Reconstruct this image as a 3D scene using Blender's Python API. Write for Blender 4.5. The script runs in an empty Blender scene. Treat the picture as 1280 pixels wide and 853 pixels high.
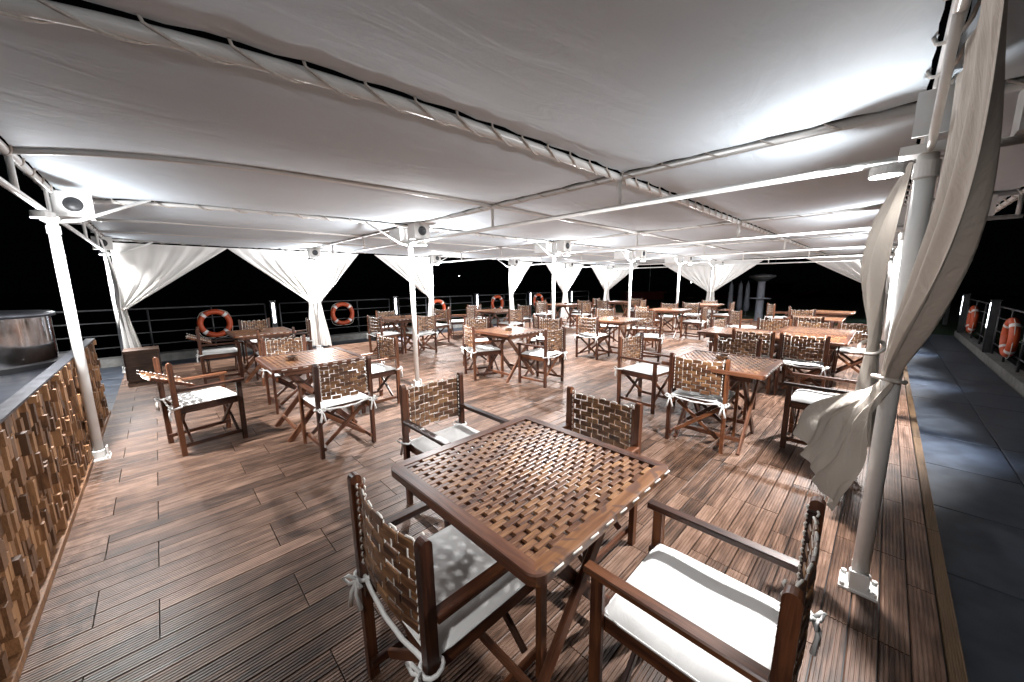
import bpy, math, random
from mathutils import Vector, Matrix
random.seed(7)
R = math.radians
sc = bpy.context.scene
C = bpy.data.collections.new('terrace'); sc.collection.children.link(C)

# ---------------------------------------------------------------- camera
cd = bpy.data.cameras.new('camera'); cam = bpy.data.objects.new('camera', cd); C.objects.link(cam)
F_PX, YAW, PITCH, ROLL, HC = 452.70, 0.8002, 0.1612, -0.0086, 1.60
fw = Vector((math.cos(PITCH)*math.cos(YAW), math.cos(PITCH)*math.sin(YAW), -math.sin(PITCH)))
r0 = Vector((math.sin(YAW), -math.cos(YAW), 0)); u0 = r0.cross(fw)
rr = math.cos(ROLL)*r0 + math.sin(ROLL)*u0; uu = -math.sin(ROLL)*r0 + math.cos(ROLL)*u0
cam.matrix_world = Matrix(((rr.x, uu.x, -fw.x, 0), (rr.y, uu.y, -fw.y, 0), (rr.z, uu.z, -fw.z, HC), (0, 0, 0, 1)))
cd.sensor_width = 36; cd.lens = F_PX/1280*36; cd.clip_start = 0.05; cd.clip_end = 3000
sc.camera = cam
# ---------------------------------------------------------------- night sky, exposure
w = bpy.data.worlds.new('World'); sc.world = w; w.use_nodes = True
w.node_tree.nodes['Background'].inputs[0].default_value = (0.35, 0.42, 0.6, 1)
w.node_tree.nodes['Background'].inputs[1].default_value = 0.0012
sc.view_settings.view_transform = 'Standard'; sc.view_settings.look = 'None'
sc.view_settings.exposure = 0.0; sc.view_settings.gamma = 1.0
sc.cycles.max_bounces = 6; sc.cycles.diffuse_bounces = 4; sc.cycles.glossy_bounces = 3
sc.cycles.use_denoising = True; sc.cycles.sample_clamp_indirect = 4.0
LAMP_W = 820.0      # each of the lamps below the trusses
LED_W = 16.0         # each of the LED strips in the railing posts

# ---------------------------------------------------------------- materials
def mat(name, base, rough=0.5, metal=0.0, spec=0.5):
    m = bpy.data.materials.new(name); m.use_nodes = True
    b = m.node_tree.nodes['Principled BSDF']
    b.inputs['Base Color'].default_value = (*base, 1); b.inputs['Roughness'].default_value = rough
    b.inputs['Metallic'].default_value = metal; b.inputs['Specular IOR Level'].default_value = spec
    return m, m.node_tree, b
def nd(nt, t, **k):
    n = nt.nodes.new(t)
    for a, v in k.items():
        if a.startswith('i_'): n.inputs[a[2:].replace('_', ' ')].default_value = v
        else: setattr(n, a, v)
    return n
def ramp(nt, fac, stops):
    n = nt.nodes.new('ShaderNodeValToRGB'); nt.links.new(fac, n.inputs[0])
    e = n.color_ramp.elements
    e[0].position, e[0].color = stops[0][0], (*stops[0][1], 1); e[1].position, e[1].color = stops[-1][0], (*stops[-1][1], 1)
    for p, c in stops[1:-1]:
        x = e.new(p); x.color = (*c, 1)
    return n.outputs[0]
def tone(nt):
    """one random number per object and per joined piece"""
    oi = nd(nt, 'ShaderNodeObjectInfo'); at = nd(nt, 'ShaderNodeAttribute', attribute_name='tone')
    a = nd(nt, 'ShaderNodeMath', operation='ADD'); nt.links.new(oi.outputs['Random'], a.inputs[0]); nt.links.new(at.outputs['Fac'], a.inputs[1])
    f = nd(nt, 'ShaderNodeMath', operation='FRACT'); nt.links.new(a.outputs[0], f.inputs[0])
    return f.outputs[0]
def wood(name, dark, mid, light, rough=0.4, scale=(3, 45, 45), bump=0.25, vary=0.5, blotch=0.35, tint=None):
    m, nt, b = mat(name, mid, rough)
    L = nt.links.new
    t = tone(nt)
    tc = nd(nt, 'ShaderNodeTexCoord'); mp = nd(nt, 'ShaderNodeMapping'); mp.inputs['Scale'].default_value = scale
    L(tc.outputs['Object'], mp.inputs[0])
    off = nd(nt, 'ShaderNodeVectorMath', operation='ADD'); L(mp.outputs[0], off.inputs[0])
    sv = nd(nt, 'ShaderNodeVectorMath', operation='SCALE'); sv.inputs[0].default_value = (31.7, 17.3, 53.1); L(t, sv.inputs['Scale']); L(sv.outputs[0], off.inputs[1])
    n1 = nd(nt, 'ShaderNodeTexNoise'); n1.inputs['Scale'].default_value = 1.0; n1.inputs['Detail'].default_value = 5; n1.inputs['Roughness'].default_value = 0.65; n1.inputs['Distortion'].default_value = 0.6
    L(off.outputs[0], n1.inputs['Vector'])
    n2 = nd(nt, 'ShaderNodeTexNoise'); n2.inputs['Scale'].default_value = 5.5; n2.inputs['Detail'].default_value = 3
    off2 = nd(nt, 'ShaderNodeVectorMath', operation='ADD'); L(tc.outputs['Object'], off2.inputs[0]); L(sv.outputs[0], off2.inputs[1]); L(off2.outputs[0], n2.inputs['Vector'])
    s = nd(nt, 'ShaderNodeMath', operation='MULTIPLY_ADD'); L(t, s.inputs[0]); s.inputs[1].default_value = vary
    bb = nd(nt, 'ShaderNodeMath', operation='MULTIPLY_ADD'); L(n2.outputs[0], bb.inputs[0]); bb.inputs[1].default_value = blotch; L(n1.outputs[0], bb.inputs[2])
    L(bb.outputs[0], s.inputs[2])
    c = nd(nt, 'ShaderNodeMath', operation='SUBTRACT'); L(s.outputs[0], c.inputs[0]); c.inputs[1].default_value = (vary+blotch)*0.5
    col = ramp(nt, c.outputs[0], [(0.28, dark), (0.5, mid), (0.72, light)])
    if tint:
        mx = nd(nt, 'ShaderNodeMixRGB', blend_type='MIX'); L(col, mx.inputs[1]); mx.inputs[2].default_value = (*tint, 1)
        g = nd(nt, 'ShaderNodeTexNoise'); g.inputs['Scale'].default_value = 9; g.inputs['Detail'].default_value = 1.5; g.inputs['Distortion'].default_value = 1.5
        L(off2.outputs[0], g.inputs['Vector'])
        rs = ramp(nt, g.outputs[0], [(0.49, (0, 0, 0)), (0.56, (.9, .9, .9))]); L(rs, mx.inputs[0]); col = mx.outputs[0]
    L(col, b.inputs['Base Color'])
    rr_ = nd(nt, 'ShaderNodeMath', operation='MULTIPLY_ADD'); L(n1.outputs[0], rr_.inputs[0]); rr_.inputs[1].default_value = 0.3; rr_.inputs[2].default_value = rough-0.15; L(rr_.outputs[0], b.inputs['Roughness'])
    if bump:
        bp = nd(nt, 'ShaderNodeBump'); bp.inputs['Strength'].default_value = bump; bp.inputs['Distance'].default_value = 0.002; L(n1.outputs[0], bp.inputs['Height']); L(bp.outputs[0], b.inputs['Normal'])
    return m
def cloth(name, base, rough=0.85, var=0.08, scale=3.0, bump=0.2, trans=0.0, fine=60, spec=0.2):
    m, nt, b = mat(name, base, rough, spec=spec); L = nt.links.new
    tc = nd(nt, 'ShaderNodeTexCoord')
    n = nd(nt, 'ShaderNodeTexNoise'); n.inputs['Scale'].default_value = scale; n.inputs['Detail'].default_value = 4; L(tc.outputs['Object'], n.inputs['Vector'])
    lo = tuple(x*(1-2*var) for x in base); L(ramp(nt, n.outputs[0], [(0.3, lo), (0.65, base)]), b.inputs['Base Color'])
    n2 = nd(nt, 'ShaderNodeTexNoise'); n2.inputs['Scale'].default_value = fine; n2.inputs['Detail'].default_value = 3; L(tc.outputs['Object'], n2.inputs['Vector'])
    bp = nd(nt, 'ShaderNodeBump'); bp.inputs['Strength'].default_value = bump; bp.inputs['Distance'].default_value = 0.003; L(n2.outputs[0], bp.inputs['Height']); L(bp.outputs[0], b.inputs['Normal'])
    if trans:
        tr = nd(nt, 'ShaderNodeBsdfTranslucent'); tr.inputs[0].default_value = (*base, 1)
        mx = nd(nt, 'ShaderNodeMixShader'); mx.inputs[0].default_value = trans
        L(b.outputs[0], mx.inputs[1]); L(tr.outputs[0], mx.inputs[2]); L(mx.outputs[0], nt.nodes['Material Output'].inputs[0])
    return m
def wrinkled(m, sc_=(.8, 3.2, 1), k=2.2, dist=.02):
    nt = m.node_tree; L = nt.links.new; b = nt.nodes['Principled BSDF']; tc = nd(nt, 'ShaderNodeTexCoord')
    mp = nd(nt, 'ShaderNodeMapping'); mp.inputs['Scale'].default_value = sc_; L(tc.outputs['Object'], mp.inputs[0])
    n = nd(nt, 'ShaderNodeTexNoise'); n.inputs['Scale'].default_value = k; n.inputs['Detail'].default_value = 5; n.inputs['Distortion'].default_value = 1.2; L(mp.outputs[0], n.inputs['Vector'])
    bp = nd(nt, 'ShaderNodeBump'); bp.inputs['Strength'].default_value = .35; bp.inputs['Distance'].default_value = dist; L(n.outputs[0], bp.inputs['Height'])
    old = b.inputs['Normal'].links[0].from_node; L(bp.outputs[0], old.inputs['Normal'])
def painted(name, base, rough, metal=0.0, var=0.1, scale=8):
    m, nt, b = mat(name, base, rough, metal); L = nt.links.new
    tc = nd(nt, 'ShaderNodeTexCoord'); n = nd(nt, 'ShaderNodeTexNoise'); n.inputs['Scale'].default_value = scale; n.inputs['Detail'].default_value = 5; L(tc.outputs['Object'], n.inputs['Vector'])
    lo = tuple(x*(1-2*var) for x in base); L(ramp(nt, n.outputs[0], [(0.35, lo), (0.6, base)]), b.inputs['Base Color'])
    r_ = nd(nt, 'ShaderNodeMath', operation='MULTIPLY_ADD'); L(n.outputs[0], r_.inputs[0]); r_.inputs[1].default_value = 0.2; r_.inputs[2].default_value = rough-0.1; L(r_.outputs[0], b.inputs['Roughness'])
    return m
def glow(name, col, s):
    m = bpy.data.materials.new(name); m.use_nodes = True; nt = m.node_tree; nt.nodes.clear()
    e = nt.nodes.new('ShaderNodeEmission'); e.inputs[0].default_value = (*col, 1); e.inputs[1].default_value = s
    o = nt.nodes.new('ShaderNodeOutputMaterial'); nt.links.new(e.outputs[0], o.inputs[0]); return m

M = dict(
    chair=wood('oiled_teak', (.018, .0065, .004), (.064, .021, .010), (.155, .056, .022), 0.38, vary=.35),
    slat=wood('back_slat_wood', (.034, .014, .008), (.115, .052, .024), (.26, .138, .062), 0.42, scale=(9, 60, 60), vary=.26, blotch=.3),
    tabletop=wood('table_slat_wood', (.060, .024, .014), (.165, .073, .036), (.33, .17, .075), 0.34, scale=(7, 60, 60), vary=.24, blotch=.45),
    tframe=wood('table_frame_wood', (.034, .013, .008), (.10, .037, .019), (.19, .078, .038), 0.36, vary=.3),
    worn=wood('worn_varnish_wood', (.065, .026, .012), (.165, .068, .028), (.26, .12, .048), 0.34, vary=.2, tint=(.105, .050, .034)),
    deck=wood('deck_board_wood', (.034, .017, .010), (.115, .062, .039), (.235, .145, .102), 0.47, scale=(2.2, 30, 30), bump=.3, vary=.24, blotch=.5),
    edge=wood('deck_edge_wood', (.045, .027, .015), (.10, .060, .030), (.16, .098, .05), 0.5, scale=(2.2, 30, 30)),
    chip=wood('offcut_block_wood', (.07, .032, .014), (.17, .080, .034), (.30, .155, .07), 0.6, scale=(40, 40, 6), vary=.5),
    box=wood('planter_wood', (.03, .015, .01), (.06, .03, .018), (.10, .052, .03), 0.5),
    canopy=cloth('canopy_fabric', (.70, .785, .85), 0.8, var=.03, scale=1.2, bump=.15, fine=14),
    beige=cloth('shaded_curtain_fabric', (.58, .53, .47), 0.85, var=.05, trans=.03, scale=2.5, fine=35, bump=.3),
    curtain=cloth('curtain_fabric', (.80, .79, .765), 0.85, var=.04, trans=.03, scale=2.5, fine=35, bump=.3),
    cushion=cloth('cushion_fabric', (.80, .81, .80), 0.8, var=.05, scale=5, fine=9, bump=.9),
    rope=cloth('white_rope', (.78, .75, .70), 0.8, var=.1, scale=60, fine=300),
    lace=cloth('lashing_rope', (.68, .63, .58), 0.8, var=.15, scale=60, fine=300),
    white=painted('white_painted_steel', (.80, .80, .78), 0.32, var=.04),
    dark=painted('dark_painted_steel', (.035, .036, .04), 0.4),
    black=painted('black_plastic', (.012, .012, .014), 0.45),
    slate=painted('slate_paving', (.048, .060, .080), 0.5, var=.25, scale=5),
    kerb=painted('concrete_kerb', (.22, .22, .21), 0.7, var=.15),
    ground=painted('dark_ground', (.015, .016, .018), 0.8),
    water=painted('dark_water', (.004, .006, .009), 0.12),
    lawn=painted('lawn_turf', (.02, .055, .012), 0.9, var=.3, scale=30),
    orange=painted('orange_buoy', (.45, .065, .016), 0.5, var=.08),
    band=painted('reflective_band', (.75, .75, .75), 0.4),
    steel=painted('polished_steel', (.70, .70, .71), 0.14, metal=1.0, var=.05),
    cap=painted('brushed_cap', (.09, .095, .11), 0.35, metal=.7),
    counter=painted('counter_top', (.018, .021, .028), 0.35),
    grey=painted('grey_column', (.11, .12, .145), 0.6),
    redboat=painted('dark_red_paint', (.12, .015, .012), 0.5),
    lens=glow('lamp_lens', (1, .98, .95), 60), led=glow('led_strip', (.85, .9, 1), 14), far=glow('distant_lamp', (1, .97, .9), 25),
)

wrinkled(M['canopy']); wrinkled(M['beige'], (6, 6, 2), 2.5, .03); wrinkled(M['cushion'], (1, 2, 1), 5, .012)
# ---------------------------------------------------------------- mesh helpers
class MB:
    def __init__(s): s.v = []; s.f = []; s.t = []; s.tone = 0.0
    def add(s, vs, fs):
        o = len(s.v); s.v += [tuple(v) for v in vs]; s.f += [tuple(i+o for i in f) for f in fs]; s.t += [s.tone]*len(fs)
    def box(s, x0, x1, y0, y1, z0, z1, M4=None):
        vs = [Vector((x, y, z)) for x in (x0, x1) for y in (y0, y1) for z in (z0, z1)]
        if M4 is not None: vs = [M4 @ v for v in vs]
        s.add(vs, [(0, 1, 3, 2), (4, 6, 7, 5), (0, 4, 5, 1), (2, 3, 7, 6), (0, 2, 6, 4), (1, 5, 7, 3)])
    def prism(s, L, a, b, c, M4=None):
        """chamfered bar, length L along x, section a (y) by b (z), chamfer c"""
        a /= 2; b /= 2
        sec = [(-a+c, -b), (a-c, -b), (a, -b+c), (a, b-c), (a-c, b), (-a+c, b), (-a, b-c), (-a, -b+c)]
        vs = [Vector((x, y, z)) for x in (-L/2, L/2) for y, z in sec]
        if M4 is not None: vs = [M4 @ v for v in vs]
        s.add(vs, [(i, (i+1) % 8, 8+(i+1) % 8, 8+i)[::-1] for i in range(8)] + [tuple(range(8)), tuple(range(15, 7, -1))])
    def tube(s, pts, r, n=6, closed=False, cap=True):
        pts = [Vector(p) for p in pts]; N = len(pts); vs = []; up = None
        for i, p in enumerate(pts):
            if closed: t = pts[(i+1) % N]-pts[i-1]
            else: t = pts[min(i+1, N-1)]-pts[max(i-1, 0)]
            t.normalize()
            if up is None: up = Vector((0, 0, 1)) if abs(t.z) < .9 else Vector((1, 0, 0))
            a = t.cross(up).normalized(); up = a.cross(t).normalized()
            rad = r[i] if isinstance(r, (list, tuple)) else r
            for k in range(n):
                th = 2*math.pi*k/n; vs.append(p+rad*(math.cos(th)*a+math.sin(th)*up))
        fs = [(i*n+k, i*n+(k+1) % n, ((i+1) % N)*n+(k+1) % n, ((i+1) % N)*n+k)[::-1] for i in range(N if closed else N-1) for k in range(n)]
        if cap and not closed: fs += [tuple(range(n)), tuple(range((N-1)*n+n-1, (N-1)*n-1, -1))]
        s.add(vs, fs)
    def grid(s, fn, nu, nv, flip=False):
        vs = [fn(i/nu, j/nv) for j in range(nv+1) for i in range(nu+1)]
        fs = []
        for j in range(nv):
            for i in range(nu):
                a = j*(nu+1)+i; q = (a, a+1, a+nu+2, a+nu+1); fs.append(q[::-1] if flip else q)
        s.add(vs, fs)
    def lathe(s, prof, n=24, M4=None):
        vs = []
        for k in range(n):
            th = 2*math.pi*k/n
            for r_, z in prof:
                v = Vector((r_*math.cos(th), r_*math.sin(th), z)); vs.append(M4 @ v if M4 is not None else v)
        m = len(prof)
        s.add(vs, [(k*m+i, ((k+1) % n)*m+i, ((k+1) % n)*m+i+1, k*m+i+1) for k in range(n) for i in range(m-1)])
    def mesh(s, name, m, smooth=False):
        me = bpy.data.meshes.new(name); me.from_pydata(s.v, [], s.f)
        if any(t != 0.0 for t in s.t):
            at = me.attributes.new('tone', 'FLOAT', 'FACE'); at.data.foreach_set('value', s.t)
        me.materials.append(m)
        if smooth: me.shade_smooth() if hasattr(me, 'shade_smooth') else me.polygons.foreach_set('use_smooth', [True]*len(me.polygons))
        me.update(); return me
def obj(name, me, parent=None, loc=(0, 0, 0), rot=(0, 0, 0), mx=None, kind=None, label=None):
    o = bpy.data.objects.new(name, me); C.objects.link(o)
    if parent is not None: o.parent = parent
    if mx is not None: o.matrix_basis = mx
    else: o.location = loc; o.rotation_euler = rot
    if kind: o['kind'] = kind
    if label: o['label'] = label
    return o
def thing(name, label, cat, loc=(0, 0, 0), rz=0.0, group=None, me=None):
    o = obj(name, me, None, loc, (0, 0, rz)); o['label'] = label; o['category'] = cat
    if group: o['group'] = group
    return o
def dup(root, loc, rz, label):
    r = root.copy(); C.objects.link(r); r.location = loc; r.rotation_euler = (0, 0, rz); r['label'] = label
    for ch in root.children:
        c = ch.copy(); C.objects.link(c); c.parent = r
        for g in ch.children:
            d = g.copy(); C.objects.link(d); d.parent = c
    return r
CACHE = {}
def bar(name, parent, p0, p1, a, b, m, c=None, roll=Vector((0, 0, 1))):
    """wooden bar between two points, its mesh along local x so the grain follows it"""
    p0 = Vector(p0); p1 = Vector(p1); d = p1-p0; L = round(d.length, 4)
    key = ('bar', L, a, b, m.name)
    if key not in CACHE:
        q = MB(); q.prism(L, a, b, c or min(a, b)*.18); CACHE[key] = q.mesh(name, m)
    x = d.normalized(); y = roll.cross(x)
    if y.length < 1e-3: y = Vector((0, 1, 0)).cross(x) if abs(x.z) < .9 else Vector((0, 1, 0))
    y.normalize(); z = x.cross(y); mid = (p0+p1)/2
    mx = Matrix(((x.x, y.x, z.x, mid.x), (x.y, y.y, z.y, mid.y), (x.z, y.z, z.z, mid.z), (0, 0, 0, 1)))
    return obj(name, CACHE[key], parent, mx=mx)
def pipe(name, parent, p0, p1, r, m, n=12):
    q = MB(); q.tube([p0, p1], r, n); return obj(name, q.mesh(name, m, True), parent)
def lerp(a, b, t): return a+(b-a)*t
def smooth(t): t = max(0, min(1, t)); return t*t*(3-2*t)

# ================================================================ SETTING
DU0, DU1, DV0, DV1 = -.60, 16.9, -.40, 9.98
ZP = -.12
q = MB(); q.box(-400, 400, -400, 400, -3.3, -3.0); g = obj('water', q.mesh('water', M['water']), kind='structure')
q = MB(); q.box(-9, 17.3, -2.1, 11.9, -2.9, ZP-.05); obj('ground', q.mesh('ground', M['ground']), kind='structure')
q = MB(); q.box(17.3, 60, -30, 45, -2.9, ZP-.01); obj('lawn', q.mesh('lawn', M['lawn']), kind='structure')
deck = obj('deck', None, kind='structure')
q = MB(); q.box(DU0, DU1, DV0+.004, DV1, ZP-.04, -.024); obj('deck_frame', q.mesh('deck_frame', M['black']), deck)
PW, PL = .0997, .77
def plank_mesh(groove, L, W=PW-.006, m=None):
    q = MB(); T = .022
    if groove:
        n = 6; pitch = W/n; xs = []
        for k in range(n):
            a = -W/2+k*pitch
            xs += [(a+.0012, 0), (a+pitch-.0052, 0), (a+pitch-.0042, -.0030), (a+pitch-.0008, -.0030)]
        xs = [(-W/2, -.0)]+xs[1:-1]+[(W/2, 0)]
    else: xs = [(-W/2, -.0015), (-W/2+.002, 0), (W/2-.002, 0), (W/2, -.0015)]
    n = len(xs); vs = [(x, y, z) for x in (-L/2, L/2) for y, z in xs]+[(x, s*W/2, -T) for x in (-L/2, L/2) for s in (-1, 1)]
    fs = [(i, n+i, n+i+1, i+1)[::1] for i in range(n-1)]
    fs = [f[::-1] for f in fs]
    fs += [(0, n, 2*n+2, 2*n)[::1], (n-1, 2*n+1, 2*n+3, 2*n-1)]
    fs += [tuple(range(0, n))+(2*n+1, 2*n), tuple(range(2*n-1, n-1, -1))+(2*n+2, 2*n+3)]
    q.add(vs, fs); return q
pm = plank_mesh(True, PL-.005).mesh('plank', M['deck'])
cells = []
for r_ in range(-26, 80):
    v = 2.152+PW*(r_+.5)
    if v-PW/2 < DV0+.05 or v+PW/2 > DV1: continue
    grp = math.floor(r_/3); off = -.176 if grp % 2 == 0 else -.405
    k = math.floor((DU0-off)/PL)-1; u = off+k*PL
    while u < DU1:
        a, b = max(u, DU0), min(u+PL, DU1); u += PL
        if b-a < .03: continue
        cells.append((a, b, v))
def seen(u, v):
    d = Vector((u, v, -HC)); z = d.dot(fw)
    if z < .3: return False
    return abs(d.dot(rr)/z*F_PX) < 690 and abs(d.dot(uu)/z*F_PX) < 480
vis = [c for c in cells if seen((c[0]+c[1])/2, c[2])]
vis.sort(key=lambda c: math.hypot((c[0]+c[1])/2, c[2])); near = set(vis[:300])
far_q = MB()
for c in cells:
    a, b, v = c; rnd = random.uniform(.001, .999)
    if c in near:
        o = obj('plank', pm, deck, ((a+b)/2, v, random.uniform(-.0008, .0008))); o.scale.x = (b-a-.005)/(PL-.005)
    else:
        far_q.tone = rnd; d = math.hypot((a+b)/2, v)
        p = plank_mesh(d < 9, b-a-.005); far_q.add([(x+(a+b)/2, y+v, z+random.uniform(-.0006, .0006)*0) for x, y, z in p.v], p.f)
obj('planking', far_q.mesh('planking', M['deck']), deck, kind='stuff')
# edge board beside the walkway
q = plank_mesh(True, 2.0, W=.052); em = q.mesh('edge_board', M['edge'])
for i in range(9):
    o = obj('edge_board', em, deck, (DU0+1.0+i*2.004 if i < 8 else DU1-.75, DV0+.028, 0))
    if i == 8: o.scale.x = .72
# stone path round the deck
path = obj('path', None, kind='structure')
SL = {}
def slab(u0, u1, v0, v1):
    key = (round(u1-u0, 3), round(v1-v0, 3))
    if key not in SL:
        a, b = key[0]-.008, key[1]-.008; c = .004; q = MB()
        vs = [(x*a/2, y*b/2, -.05) for x, y in ((-1, -1), (1, -1), (1, 1), (-1, 1))]+[(x*a/2, y*b/2, -c) for x, y in ((-1, -1), (1, -1), (1, 1), (-1, 1))]+[(x*(a/2-c), y*(b/2-c), 0) for x, y in ((-1, -1), (1, -1), (1, 1), (-1, 1))]
        q.add(vs, [(i, (i+1) % 4, 4+(i+1) % 4, 4+i) for i in range(4)]+[(4+i, 4+(i+1) % 4, 8+(i+1) % 4, 8+i) for i in range(4)]+[(8, 9, 10, 11)])
        SL[key] = q.mesh('paving_slab', M['slate'])
    obj('paving_slab', SL[key], path, ((u0+u1)/2, (v0+v1)/2, ZP+random.uniform(-.0015, .0015)))
for i in range(19):
    for j in range(2): slab(-.6+i*.94, -.6+(i+1)*.94, DV0-.006-(j+1)*.57, DV0-.006-j*.57)
for i in range(27):
    for j in range(2): slab(-8+i*.94, -8+(i+1)*.94, DV1+.01+j*.7, DV1+.01+(j+1)*.7)
for i in range(3):
    for j in range(5): slab(DU0-.01-(i+1)*.94, DU0-.01-i*.94, DV1-(j+1)*.7, DV1-j*.7)
def struct(name, q, m): return obj(name, q.mesh(name, m), kind='structure')
q = MB(); q.box(-.6, 17.3, -1.75, -1.56, -.3, .04); struct('kerb', q, M['kerb'])
q = MB(); q.box(-9, 17.3, 11.4, 11.75, -.3, .05); struct('kerb', q, M['kerb'])

# ================================================================ ROOF
U = [-.56+3.315*i for i in range(6)]
ZL, ZU, ZT = 2.19, 2.42, 2.15
VR = [-.06, 4.97, 9.75]
LACED = [-.80, -.06, 1.58, 4.97, 9.80]
TUBES = [3.12, 6.6, 8.2]
OFF = [(-.8, 0), (-.06, 0), (1.58, .46), (3.12, .78), (4.97, .72), (6.6, .6), (8.2, .4), (9.8, 0)]
def bent(v, u):
    """the roof pipes swing back a little towards the left edge of the canopy"""
    for (a, x), (b, y) in zip(OFF, OFF[1:]):
        if v <= b+1e-6: o = lerp(x, y, (v-a)/(b-a)); break
    else: o = 0
    return v+o*math.exp(-(u+.56)/.75)
ordU = ['first', 'second', 'third', 'fourth', 'fifth', 'sixth']
for i, u in enumerate(U):
    desc = ['white truss along the left edge of the canopy', 'white truss running from the slim centre post to the curtained right post',
            'third white truss from the left, behind the slim centre post', 'fourth white truss from the left, deep under the canopy',
            'second farthest white truss, deep under the canopy', 'farthest white truss framing the dark openings at the far end'][i]
    t = thing('roof_truss', desc, 'truss', (u, 0, 0), group='trusses under the canopy')
    v0 = -.86; v1 = 9.85
    pipe('lower_chord', t, (0, v0+.03, ZL), (0, v1, ZL), .020, M['white'])
    pipe('upper_chord', t, (0, v0, ZU), (0, v1, ZU), .027, M['white'])
    for v in (-.80, 1.58, 3.12, 6.6, 8.2, 9.80):
        v = bent(v, u); pipe('strut', t, (0, v, ZL), (0, v, ZU), .017, M['white'], 10)
names = {-.80: 'white laced pipe at the outer edge of the overhang over the walkway', -.06: 'white laced pipe above the big twisted curtain',
         1.58: 'thick white laced pipe crossing the ceiling from the top left corner', 4.97: 'white laced pipe above the row of slim posts',
         9.80: 'white laced pipe above the back row of curtains', 3.12: 'smooth white pipe just behind the laced ceiling pipe',
         6.6: 'smooth white pipe behind the centre post row', 8.2: 'smooth white pipe nearest to the back curtains'}
# lashing rope, one loop: from an eyelet on one side, slanting under the pipe, to the other side
def lash(r, span, m, name):
    q = MB(); pts = []
    for k in range(9):
        s = k/8; th = math.pi*(1.0-s)+0.0
        pts.append((lerp(-span/2, span/2, s), math.cos(th)*(r+.012)*(-1 if 0 else 1), -math.sin(th)*(r+.010)+.012))
    pts = [(-span/2-.01, -r-.022, .040)]+pts+[(span/2+.01, r+.022, .040)]
    q.tube(pts, .0065, 5)
    for e in (pts[0], pts[-1]):
        q.lathe([(.006, -.002), (.015, -.002), (.015, .002), (.006, .002)], 8, Matrix.Translation(e))
    return q.mesh(name, m, True)
lash_big = lash(.028, .27, M['lace'], 'lashing'); lash_small = lash(.024, .17, M['lace'], 'lashing')
PITCH = .30
for v in LACED+TUBES:
    big = v == 1.58
    t = thing('roof_pipe', names[v], 'pipe', (0, v, 0), group='pipes carrying the canopy')
    r = .027 if big else .020
    z = ZU if v in TUBES else ZU-.012
    q = MB(); us = [U[0]-.05+.15*k for k in range(24)]+[U[5]+.06]
    q.tube([(x, bent(v, max(x, U[0]))-v, z+.004) for x in us], r, 14); obj('tube', q.mesh('tube', M['white'], True), t)
    if v in LACED:
        pt = .22 if big else PITCH; n = int((U[5]-U[0])/pt)
        for k in range(n):
            uu_ = U[0]+pt*(k+.5)
            if uu_ > 9 and k % 2: continue
            obj('lashing', lash_big if big else lash_small, t, (uu_, bent(v, uu_)-v, z), (0, 0, math.atan((bent(v, uu_+.02)-bent(v, uu_))/.02)))
trs = [o for o in C.objects if o.name.startswith('roof_truss')]
for i, t in enumerate(trs):
    n = int((9.75+.8)/PITCH)
    for k in range(n):
        v = -.8+PITCH*(k+.5)
        if min(abs(v-x) for x in LACED) < .07: continue
        obj('lashing', lash_small, t, (0, v, ZU), (0, 0, R(90)))
# fabric panels
pn = 0
def panel(i, a, b, label):
    ua, ub = U[i], U[i+1]; sup = [a]+[x for x in TUBES if a+.1 < x < b-.1]+[b]
    nu, nv = 34, max(8, int((b-a)/.09)); ph = random.uniform(0, 6)
    def fn(s, t):
        v = lerp(a, b, t); u = lerp(ua, ub, s)
        for j in range(len(sup)-1):
            if v <= sup[j+1]+1e-6: s0, s1 = sup[j], sup[j+1]; break
        tt = (v-s0)/(s1-s0); span = s1-s0
        sag = .062*span*math.sin(math.pi*tt)*(math.sin(math.pi*s)**.6 if 0 < s < 1 else 0)
        z = ZU+.020
        if len(sup) > 2: z += -.030*0
        z -= sag
        # tension folds running in from the laced edges
        ew = min(tt if s0 == a else 9, (1-tt) if s1 == b else 9)*span; eu = min(s, 1-s)*(ub-ua)
        z += .006*math.sin(u*21+ph)*math.exp(-ew*9)+.005*math.sin(v*21+ph)*math.exp(-eu*9)
        z += .010*math.sin(u*1.9+v*1.3+ph)*math.sin(math.pi*tt)*math.sin(math.pi*s)
        # scalloped edges held at the eyelets
        cu = .026+.008*abs(math.sin(math.pi*(v+.8)/PITCH)); cv = (.029 if 1.58 in (a, b) else .020)+.008*abs(math.sin(math.pi*(u-U[0])/PITCH))
        if s == 0: u += cu
        if s == 1: u -= cu
        if t == 0: v += cv
        if t == 1: v -= cv
        return (u, bent(v, u), z)
    q = MB(); q.grid(fn, nu, nv, flip=True)
    thing('canopy', label, 'canopy', group='white fabric sheets of the canopy', me=q.mesh('canopy', M['canopy'], True))
cols = ['first bay from the left', 'second bay', 'third bay', 'fourth bay', 'farthest bay']
rows = [(LACED[0], LACED[1], 'narrow overhang sheet over the walkway'), (LACED[1], LACED[2], 'ceiling sheet beside the right hand curtains'),
        (LACED[2], LACED[3], 'wide ceiling sheet before the centre posts'), (LACED[3], LACED[4], 'ceiling sheet behind the centre posts')]
for i in range(5):
    for a, b, d in rows: panel(i, a, b, f'white {d}, {cols[i]}')

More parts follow.
